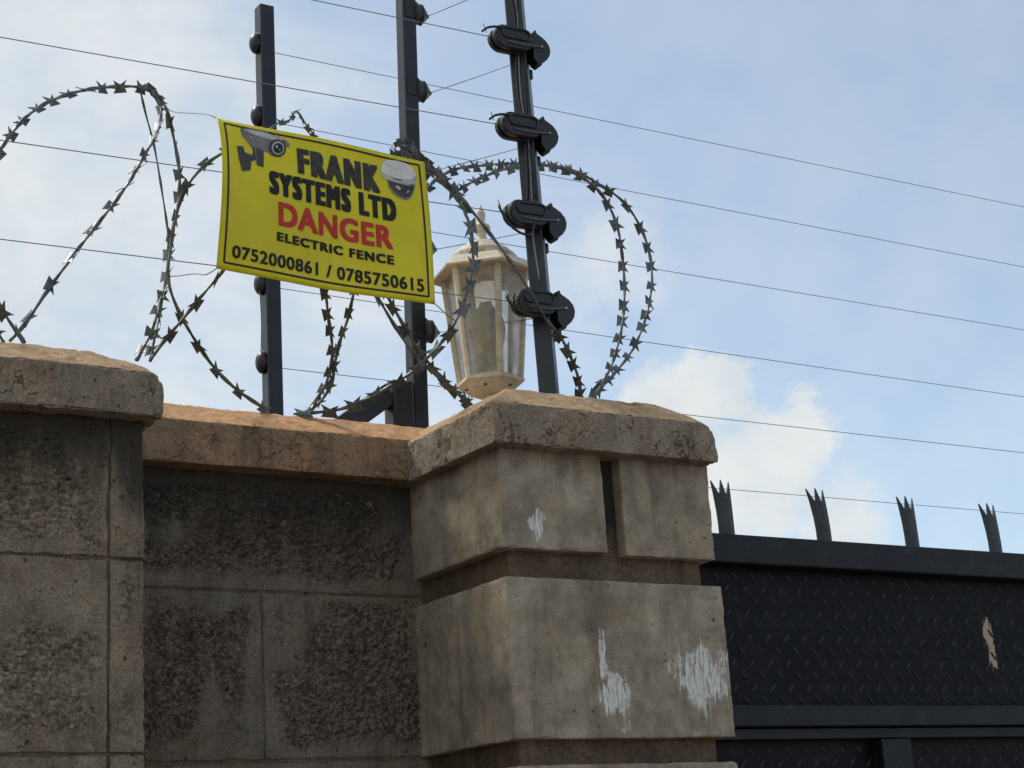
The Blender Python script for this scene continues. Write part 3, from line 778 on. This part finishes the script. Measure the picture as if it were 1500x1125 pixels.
def pane_z(f): return hz(.044) + (z1b - hz(.044)) * f
for k in range(6):
    a, b_ = hexa[k], hexa[k] + R(60)
    g_ = 8; vv, ff = [], []
    def pp(s, t):
        r = (r0 + (r1 - r0) * t) - .0025; return hexpt(a, r, pane_z(t)).lerp(hexpt(b_, r, pane_z(t)), s)
    for j in range(g_ + 1):
        for i in range(g_ + 1): vv.append(pp(i / g_, j / g_))
    for j in range(g_):
        for i in range(g_): q0 = j * (g_ + 1) + i; ff.append((q0, q0 + 1, q0 + g_ + 2, q0 + g_ + 1))
    pn = make('pane', vv, ff, M['pane'], lan)
    # thin cream rim at the head and foot of each pane
    for (t, h_) in ((.012, .0052), (.975, .0075)):
        u0, u1 = pp(0.03, t), pp(.97, t); dd = (u1 - u0); an = math.atan2(dd.y, dd.x)
        box('pane_rim', (u0 + u1) / 2, (dd.length, .005, h_), M['cream'], pn, Matrix.Rotation(an, 3, 'Z'), .001)
    if k == 5:
        o_ = Vector((math.cos(a + R(30)), math.sin(a + R(30)), 0)) * .0016
        st_ = [pp(.40, .62) + o_, pp(.92, .62) + o_, pp(.92, .79) + o_, pp(.66, .80) + o_, pp(.40, .775) + o_]
        make('sticker', st_ + [v + o_ * .4 for v in st_], [(0, 1, 2, 3, 4), (9, 8, 7, 6, 5)] + [(i, (i + 1) % 5, 5 + (i + 1) % 5, 5 + i) for i in range(5)], M['paper'], pn)
# big grey lamp inside
lathe('bulb', [(hz(.05), .026), (hz(.14), .026), (hz(.20), .028), (hz(.27), .036), (hz(.32), .039), (hz(.37), .036), (hz(.41), .028), (hz(.44), .016), (hz(.47), .012), (hz(.60), .012)], 24, C0, M['bulb'], lan)
# roof
rf = lathe('roof', [(hz(.605), .093), (hz(.600), .116), (hz(.610), .1175), (hz(.655), .098), (hz(.668), .092), (hz(.676), .074), (hz(.70), .073)], 6, C0, M['cream'], lan, 'Z', HR, False)
lathe('dome', [(hz(.690), .069), (hz(.715), .068), (hz(.725), .062), (hz(.745), .054), (hz(.765), .043), (hz(.785), .028), (hz(.797), .014)], 12, C0, M['cream'], rf, 'Z', HR, True)
lathe('finial', [(hz(.785), .016), (hz(.80), .015), (hz(.815), .0095), (hz(.845), .0115), (hz(.855), .018), (hz(.868), .0205), (hz(.880), .018), (hz(.888), .011),
                 (hz(.900), .0085), (hz(.925), .0100), (hz(.950), .0110), (hz(.958), .0085), (hz(.975), .0060), (hz(1.0), .0008)], 16, C0, M['cream'], lan)

# ------------------------------------------------------------------ razor wire
RY = 2.95
coil = thing('razor_wire_coil', (1.31, RY, 2.51), 'tangled grey razor wire coil looping along the wall top and over the pillar', 'razor wire')
def barb_mesh():
    q_ = [(0, .0040), (.0050, .0066), (.0158, .0120), (.0120, .0056), (.0104, 0)]
    ol = q_ + [(x, -y) for x, y in q_[3::-1]] + [(-x, -y) for x, y in q_[1:]] + [(-x, y) for x, y in q_[3:0:-1]]
    n = len(ol); vv = []
    for w in (-.0007, .0007):
        for (u, v) in ol: vv.append(Vector((u, v, w + .0022 * (abs(v) / .0125) ** 2 * (1 if v > 0 else -1))))
    bm = bmesh.new(); bv = [bm.verts.new(v) for v in vv]
    bm.faces.new(bv[:n][::-1]); bm.faces.new(bv[n:])
    for i in range(n): bm.faces.new((bv[i], bv[(i + 1) % n], bv[n + (i + 1) % n], bv[n + i]))
    bmesh.ops.triangulate(bm, faces=[f for f in bm.faces if len(f.verts) > 4])
    me = bpy.data.meshes.new('barb'); bm.to_mesh(me); bm.free(); me.materials.append(M['razor']); return me
bme = barb_mesh()
nb_ = [0]
def strand(pts, spacing=.046, start=.02, size=1.0, skip=(), rad=.0042, roll=.55):
    P = [at(*p) for p in pts]
    path = smooth_path(P, .008)
    vv, ff = tube_data(path, rad, 6, 0, .62, .35)
    make('wire_strand', vv, ff, M['razor'], coil, True)
    s = 0.0; nxt = start; tot = sum((path[i + 1] - path[i]).length for i in range(len(path) - 1))
    for i in range(len(path) - 1):
        d = (path[i + 1] - path[i]).length
        while s + d >= nxt:
            fr_ = nxt / tot
            if not any(a <= fr_ <= b_ for a, b_ in skip):
                t = (path[i + 1] - path[i]).normalized(); p = path[i].lerp(path[i + 1], (nxt - s) / d)
                nr = Vector((-.35, -1, -.1)); nr = (nr - t * nr.dot(t)).normalized()
                nr = Matrix.Rotation(random.gauss(0, roll), 3, t) @ nr
                t = (t + nr * random.gauss(0, .10) + nr.cross(t) * random.gauss(0, .10)).normalized(); nr = (nr - t * nr.dot(t)).normalized(); b_ = nr.cross(t)
                m3 = Matrix((t, b_, nr)).transposed() @ Matrix.Diagonal((size * random.uniform(.92, 1.08),) * 3)
                o = bpy.data.objects.new('barb', bme); link(o, coil, Matrix.Translation(p + nr * .001) @ m3.to_4x4()); nb_[0] += 1
            nxt += spacing * random.uniform(.82, 1.18)
        s += d
# left part
strand([(-60, 330, 2.70), (-10, 236, 2.74), (30, 180, 2.78), (70, 150, 2.82), (120, 133, 2.87), (170, 127, 2.92), (213, 130, 2.95), (240, 152, 2.98), (254, 200, 3.01), (263, 255, 3.02),
        (260, 305, 3.01), (250, 350, 2.99), (246, 395, 2.96), (236, 440, 2.93), (222, 485, 2.90), (200, 528, 2.87)], .055, .03, .98)
strand([(206, 134, 2.94), (213, 165, 2.95), (226, 215, 2.96), (238, 285, 2.97), (246, 345, 2.97), (244, 395, 2.95), (238, 440, 2.93), (230, 480, 2.91), (219, 528, 2.88)], .05, .33, .9, rad=.0026)
strand([(222, 132, 2.95), (236, 160, 2.93), (230, 195, 2.88), (213, 225, 2.84), (190, 265, 2.80), (165, 300, 2.78), (118, 360, 2.76), (70, 425, 2.77), (40, 470, 2.79), (14, 500, 2.80)], .062, .05, .9)
strand([(-50, 360, 2.72), (-20, 415, 2.74), (10, 465, 2.77), (36, 502, 2.80)], .05, .02, .95)
strand([(-40, 470, 2.74), (-10, 482, 2.77), (6, 502, 2.8)], .04, .02, .95)
strand([(420, 195, 2.86), (370, 205, 2.84), (323, 226, 2.83), (290, 252, 2.85), (268, 285, 2.88), (256, 325, 2.91), (249, 370, 2.92), (246, 405, 2.91), (253, 435, 2.91), (268, 468, 2.91), (290, 505, 2.92),
        (315, 540, 2.94), (347, 571, 2.96), (388, 599, 2.975)], .056, .10, .92, skip=((.36, .62),))
strand([(219, 530, 2.88), (240, 500, 2.86), (262, 474, 2.84), (290, 440, 2.82), (325, 398, 2.80), (370, 340, 2.80), (400, 280, 2.80)], .066, .06, .9)
# behind the sign
strand([(392, 192, 2.92), (408, 180, 2.93), (424, 176, 2.94), (434, 163, 2.95), (445, 178, 2.96), (460, 198, 2.97)], .020, .004, .62, rad=.0024, roll=1.2)
strand([(470, 395, 2.86), (477, 430, 2.87), (481, 465, 2.89), (486, 500, 2.91), (486, 530, 2.93), (478, 560, 2.95), (464, 585, 2.965), (448, 605, 2.975)], .040, .012, .82)
strand([(530, 385, 2.86), (518, 430, 2.87), (510, 465, 2.89), (498, 500, 2.91), (491, 530, 2.93), (486, 560, 2.95), (472, 585, 2.965), (450, 606, 2.975)], .040, .02, .82)
# right part
strand([(430, 606, 2.978), (465, 604, 2.96), (500, 599, 2.93), (540, 583, 2.88), (585, 558, 2.83), (620, 530, 2.79), (650, 497, 2.76), (672, 462, 2.74), (686, 420, 2.725), (693, 380, 2.72), (690, 340, 2.72),
        (680, 308, 2.725), (663, 282, 2.735), (640, 255, 2.75), (612, 232, 2.77), (588, 214, 2.78)], .046, .02, 1.12)
strand([(535, 405, 2.80), (556, 440, 2.80), (580, 480, 2.81), (606, 518, 2.83), (640, 550, 2.86), (668, 574, 2.88), (700, 600, 2.90)], .052, .05, 1.0, skip=((.2, .62),))
strand([(555, 405, 2.82), (571, 440, 2.82), (592, 478, 2.83), (616, 517, 2.85), (650, 556, 2.88), (676, 582, 2.90), (700, 606, 2.92)], .044, .03, 1.0)
strand([(575, 222, 2.78), (600, 228, 2.765), (626, 246, 2.745), (660, 272, 2.73), (700, 320, 2.715), (740, 372, 2.712), (775, 425, 2.716), (800, 468, 2.73), (822, 495, 2.75), (838, 528, 2.77), (848, 558, 2.79), (851, 590, 2.81)],
       .034, .01, .95, skip=((.24, .735),))
strand([(618, 285, 2.77), (640, 262, 2.79), (668, 248, 2.82), (702, 243, 2.86), (745, 240, 2.91), (790, 241, 2.96), (838, 249, 3.0), (874, 268, 3.03), (908, 291, 3.05), (930, 318, 3.06), (946, 352, 3.06), (954, 388, 3.05),
        (954, 425, 3.03), (945, 468, 3.00), (928, 510, 2.97), (902, 545, 2.94), (868, 582, 2.91)], .055, .03, 1.02, roll=.32)
strand([(672, 278, 2.80), (700, 263, 2.83), (740, 248, 2.88), (790, 242, 2.92), (835, 251, 2.95), (868, 271, 2.97), (890, 298, 2.98), (905, 335, 2.98), (912, 380, 2.97), (915, 425, 2.96), (912, 470, 2.94), (904, 510, 2.92),
        (890, 548, 2.90), (868, 584, 2.88)], .053, .02, 1.0, roll=.32)
# clips and bunched barbs at the knots
strand([(572, 228, 2.765), (582, 212, 2.76), (597, 207, 2.757), (606, 219, 2.75), (622, 236, 2.745), (640, 258, 2.74)], .013, .004, .72, rad=.0026, roll=1.4)
strand([(600, 215, 2.77), (618, 232, 2.765), (636, 246, 2.76), (655, 268, 2.755)], .015, .004, .75, rad=.0026, roll=1.4)
strand([(206, 127, 2.945), (216, 128, 2.95), (228, 138, 2.955), (238, 150, 2.96)], .016, .004, .7, roll=1.2)

# ------------------------------------------------------------------ warning sign
SY = 2.715
c_tl, c_tr, c_br, c_bl = at(317, 173, SY), at(622, 237, SY), at(637, 446, SY), at(317, 393, SY)
def S_(u, v, off=0.0):
    """sheet surface: u to the right, v downwards; the sheet is bowed and its free edge curls"""
    p = c_tl.lerp(c_tr, u).lerp(c_bl.lerp(c_br, u), v)
    y = -.030 * math.sin(math.pi * min(1, v ** .75)) * (1 - u) ** 4 + .012 * (u < .0)  + .006 * math.sin(math.pi * u) - .004 * math.sin(math.pi * v) * u
    y += .002 * math.sin(u * 9 + v * 3)
    z = .006 * math.sin(math.pi * u) * (1 - v) - .002 * math.sin(math.pi * u) * v
    return p + Vector((0, y - off, z))
sg = thing('warning_sign', c_bl.lerp(c_br, .5), 'yellow electric fence danger sign wired to the razor coil', 'sign')
nu, nv = 48, 32; vv, ff = [], []
for w in (0.0, -.0016):
    for j in range(nv + 1):
        for i in range(nu + 1): vv.append(S_(i / nu, j / nv, w))
K = (nu + 1) * (nv + 1)
for j in range(nv):
    for i in range(nu):
        a = j * (nu + 1) + i; q = (a, a + nu + 1, a + nu + 2, a + 1); ff.append(q); ff.append(tuple(K + x for x in q[::-1]))
per = [i for i in range(nu + 1)] + [j * (nu + 1) + nu for j in range(1, nv + 1)] + [nv * (nu + 1) + i for i in range(nu - 1, -1, -1)] + [j * (nu + 1) for j in range(nv - 1, 0, -1)]
for i in range(len(per)): a, b_ = per[i], per[(i + 1) % len(per)]; ff.append((a, b_, K + b_, K + a))
panel = make('panel', vv, ff, M['sign'], sg, True)
def on_sign(name, polys, mat, off=.0009, parent=None):
    """polys: lists of (u, v) -> flat print following the sheet"""
    bm = bmesh.new()
    for poly in polys:
        vs_ = [bm.verts.new((u, -v, 0)) for u, v in poly]
        try: bm.faces.new(vs_)
        except ValueError: pass
    bmesh.ops.triangulate(bm, faces=bm.faces[:])
    bm.normal_update()
    for f in bm.faces:
        if f.normal.z < 0: f.normal_flip()
    for v in bm.verts: v.co = S_(v.co.x, -v.co.y, off)
    return make_bm(name, bm, mat, parent or sg)
def text_line(txt, u0, u1, vl, vr, mat, bold=.02, space=1.0, name='lettering', font_scale=1.0):
    """vl, vr = (cap top, baseline) at the left and right end of the line"""
    cu = bpy.data.curves.new('t', 'FONT'); cu.body = txt; cu.size = 1; cu.offset = 0; cu.space_character = space; cu.resolution_u = 4
    to = bpy.data.objects.new('t', cu); col.objects.link(to)
    dg = bpy.context.evaluated_depsgraph_get(); dg.update()
    me = bpy.data.meshes.new_from_object(to.evaluated_get(dg))
    bpy.data.objects.remove(to); bpy.data.curves.remove(cu)
    xs = [v.co.x for v in me.vertices]; ys = [v.co.y for v in me.vertices]
    xa, xb = min(xs), max(xs)
    ya, yb = (min(ys), max(ys))
    if '/' in txt: ya, yb = -.005, .70
    verts = []; faces = []; bx, by = bold if isinstance(bold, tuple) else (bold, bold * .7)
    xa -= bx; xb += bx; ya -= by; yb += by
    kk = [(i, j) for i in (-1, -.5, 0, .5, 1) for j in (-1, 0, 1)]
    for n_, (kx, ky) in enumerate(kk):
        b0 = len(verts)
        for v in me.vertices:
            s = (v.co.x + kx * bx - xa) / (xb - xa); t = (v.co.y + ky * by - ya) / (yb - ya)
            top = vl[0] + (vr[0] - vl[0]) * s; base = vl[1] + (vr[1] - vl[1]) * s
            verts.append(S_(u0 + (u1 - u0) * s, base + (top - base) * t, .0009 + n_ * .00005))
        faces += [[b0 + i for i in p.vertices] for p in me.polygons]
    bpy.data.meshes.remove(me)
    return make(name, verts, faces, mat, sg)
text_line('FRANK', .368, .768, (.105, .278), (.105, .298), M['ink_grey'], (.100, .034), 1.30)
text_line('SYSTEMS LTD', .228, .838, (.302, .458), (.318, .478), M['ink'], (.100, .034), 1.30)
text_line('DANGER', .270, .812, (.498, .655), (.515, .672), M['ink_red'], (.040, .028), 1.09)
text_line('ELECTRIC FENCE', .262, .812, (.698, .755), (.712, .775), M['ink'], (.055, .036), 1.20)
text_line('0752000861 / 0785750615', .062, .948, (.838, .918), (.842, .930), M['ink'], (.026, .020), 1.08)
# black border line
def strip(pts, w):
    out = []
    for (a, b_) in zip(pts[:-1], pts[1:]):
        d = Vector((b_[0] - a[0], (b_[1] - a[1]) * .68)); d.normalize(); nx_, ny_ = -d.y * w, d.x * w / .68
        out.append([(a[0] + nx_, a[1] + ny_), (b_[0] + nx_, b_[1] + ny_), (b_[0] - nx_, b_[1] - ny_), (a[0] - nx_, a[1] - ny_)])
    return out
bi, bj = .030, .034
def seg(a, b_, n=24): return [(a[0] + (b_[0] - a[0]) * i / n, a[1] + (b_[1] - a[1]) * i / n) for i in range(n + 1)]
bp_ = []
cr_ = [(bi, bj), (1 - bi, bj), (1 - bi, 1 - bj * 1.3), (bi, 1 - bj * 1.3)]
for i in range(4): bp_ += seg(cr_[i], cr_[(i + 1) % 4])[:-1]
bp_.append(bp_[0])
on_sign('border_line', strip(bp_, .0042), M['ink'])
# the two printed cameras, drawn in the sheet's own coordinates
def dz(x, y):
    ty = 80 + .233 * (x - 90); by = 830 + .168 * (x - 85)
    return ((x - 88) / 1065.0 , (y - ty) / (by - ty))
def ell(cx, cy, rx, ry, rot=0, n=28, a0=0, a1=360):
    o = []
    for i in range(n + (0 if a1 - a0 >= 360 else 1)):
        a = R(a0 + (a1 - a0) * i / n); x, y = rx * math.cos(a), ry * math.sin(a)
        o.append(dz(cx + x * math.cos(R(rot)) - y * math.sin(R(rot)), cy + x * math.sin(R(rot)) + y * math.cos(R(rot))))
    return o
D = lambda *pts: [dz(*p) for p in pts]
bc = on_sign('bullet_camera_picture', [D((200, 142), (235, 140), (335, 162), (420, 200), (448, 226), (445, 243), (425, 240), (418, 275), (395, 292), (350, 287), (332, 268), (310, 262), (250, 250), (228, 212), (202, 178))], M['pic_mid'])
on_sign('camera_bracket', [D((255, 240), (310, 258), (305, 345), (272, 336), (266, 308), (242, 318), (236, 362), (192, 370), (176, 300), (170, 240), (204, 240), (210, 272), (252, 282))], M['pic_dark'], .0011, bc)
on_sign('camera_highlight', [D((212, 146), (240, 144), (335, 166), (418, 203), (396, 212), (330, 196), (250, 168))], M['pic_light'], .0012, bc)
on_sign('camera_lens', [ell(382, 246, 44, 46, 10)], M['pic_dark'], .0013, bc)
on_sign('camera_lens_ring', [ell(384, 247, 32, 34, 10)], M['pic_light'], .0015, bc)
on_sign('camera_lens_glass', [ell(385, 248, 25, 27, 10)], M['ink'], .0017, bc)
on_sign('camera_glint', [ell(378, 240, 7, 8), ell(392, 256, 4, 4), ell(248, 192, 6, 4, 20)], M['pic_light'], .0019, bc)
on_sign('bracket_edge', [D((214, 276), (250, 286), (246, 292), (214, 284)), D((262, 244), (270, 247), (270, 332), (266, 306))], M['pic_mid'], .0014, bc)
dc = on_sign('dome_camera_picture', [D((918, 352), (928, 328), (955, 314), (1000, 316), (1050, 332), (1085, 355), (1099, 385), (1098, 410), (1085, 440), (1050, 446), (990, 428), (945, 412), (918, 392))], M['pic_white'])
on_sign('dome_shade', [D((919, 372), (960, 392), (1020, 410), (1070, 414), (1098, 396), (1097, 412), (1085, 442), (1050, 448), (990, 430), (945, 413), (920, 394))], M['pic_light'], .0012, dc)
on_sign('dome_ring', [D((945, 408), (990, 424), (1050, 440), (1088, 436), (1084, 462), (1066, 498), (1040, 512), (1005, 503), (972, 478), (952, 446))], M['pic_mid'], .0014, dc)
on_sign('dome_glass', [D((952, 416), (990, 430), (1050, 446), (1082, 445), (1076, 468), (1060, 492), (1036, 502), (1004, 492), (976, 468), (958, 440))], M['pic_dark'], .0017, dc)
on_sign('dome_glint', [ell(1000, 452, 16, 7, 35), ell(1048, 474, 9, 5, -40)], M['pic_light'], .0019, dc)
on_sign('dome_slot', [D((978, 404), (1022, 414), (1022, 419), (978, 409))], M['pic_dark'], .0016, dc)
on_sign('dome_sheen', [ell(985, 342, 44, 14, 14)], M['paper'], .0013, dc)

# tie wires holding the sign
def tie(pts, label):
    t = tube('tie_wire', [at(*p) for p in pts], .0011, M['wire'], None, 5, .01); tag(t, label, 'tie wire', None); return t
s_tl, s_bl, s_tr, s_br = S_(.012, .015), S_(.012, .985), S_(.985, .02), S_(.985, .985)
def tie3(p0, pts, p1, label):
    t = tube('tie_wire', [p0] + [at(*p) for p in pts] + [p1], .0011, M['wire'], None, 5, .01); tag(t, label, 'tie wire'); return t
tie3(at(238, 150, 2.955), [(252, 163, 2.90), (285, 166, 2.80), (305, 168, 2.74)], s_tl, 'thin tie wire from the coil knot to the sign corner by the printed bullet camera')
tie3(at(246, 405, 2.93), [(262, 404, 2.86), (285, 401, 2.78), (303, 402, 2.73)], s_bl, 'thin tie wire holding the lower sign corner where the phone numbers begin')
tie3(at(668, 470, 2.742), [(655, 462, 2.72), (645, 452, 2.705)], s_br, 'thin tie wire holding the lower sign corner where the phone numbers end')
tie3(at(640, 258, 2.745), [(632, 248, 2.73)], s_tr, 'thin tie wire at the sign corner beside the printed dome camera')
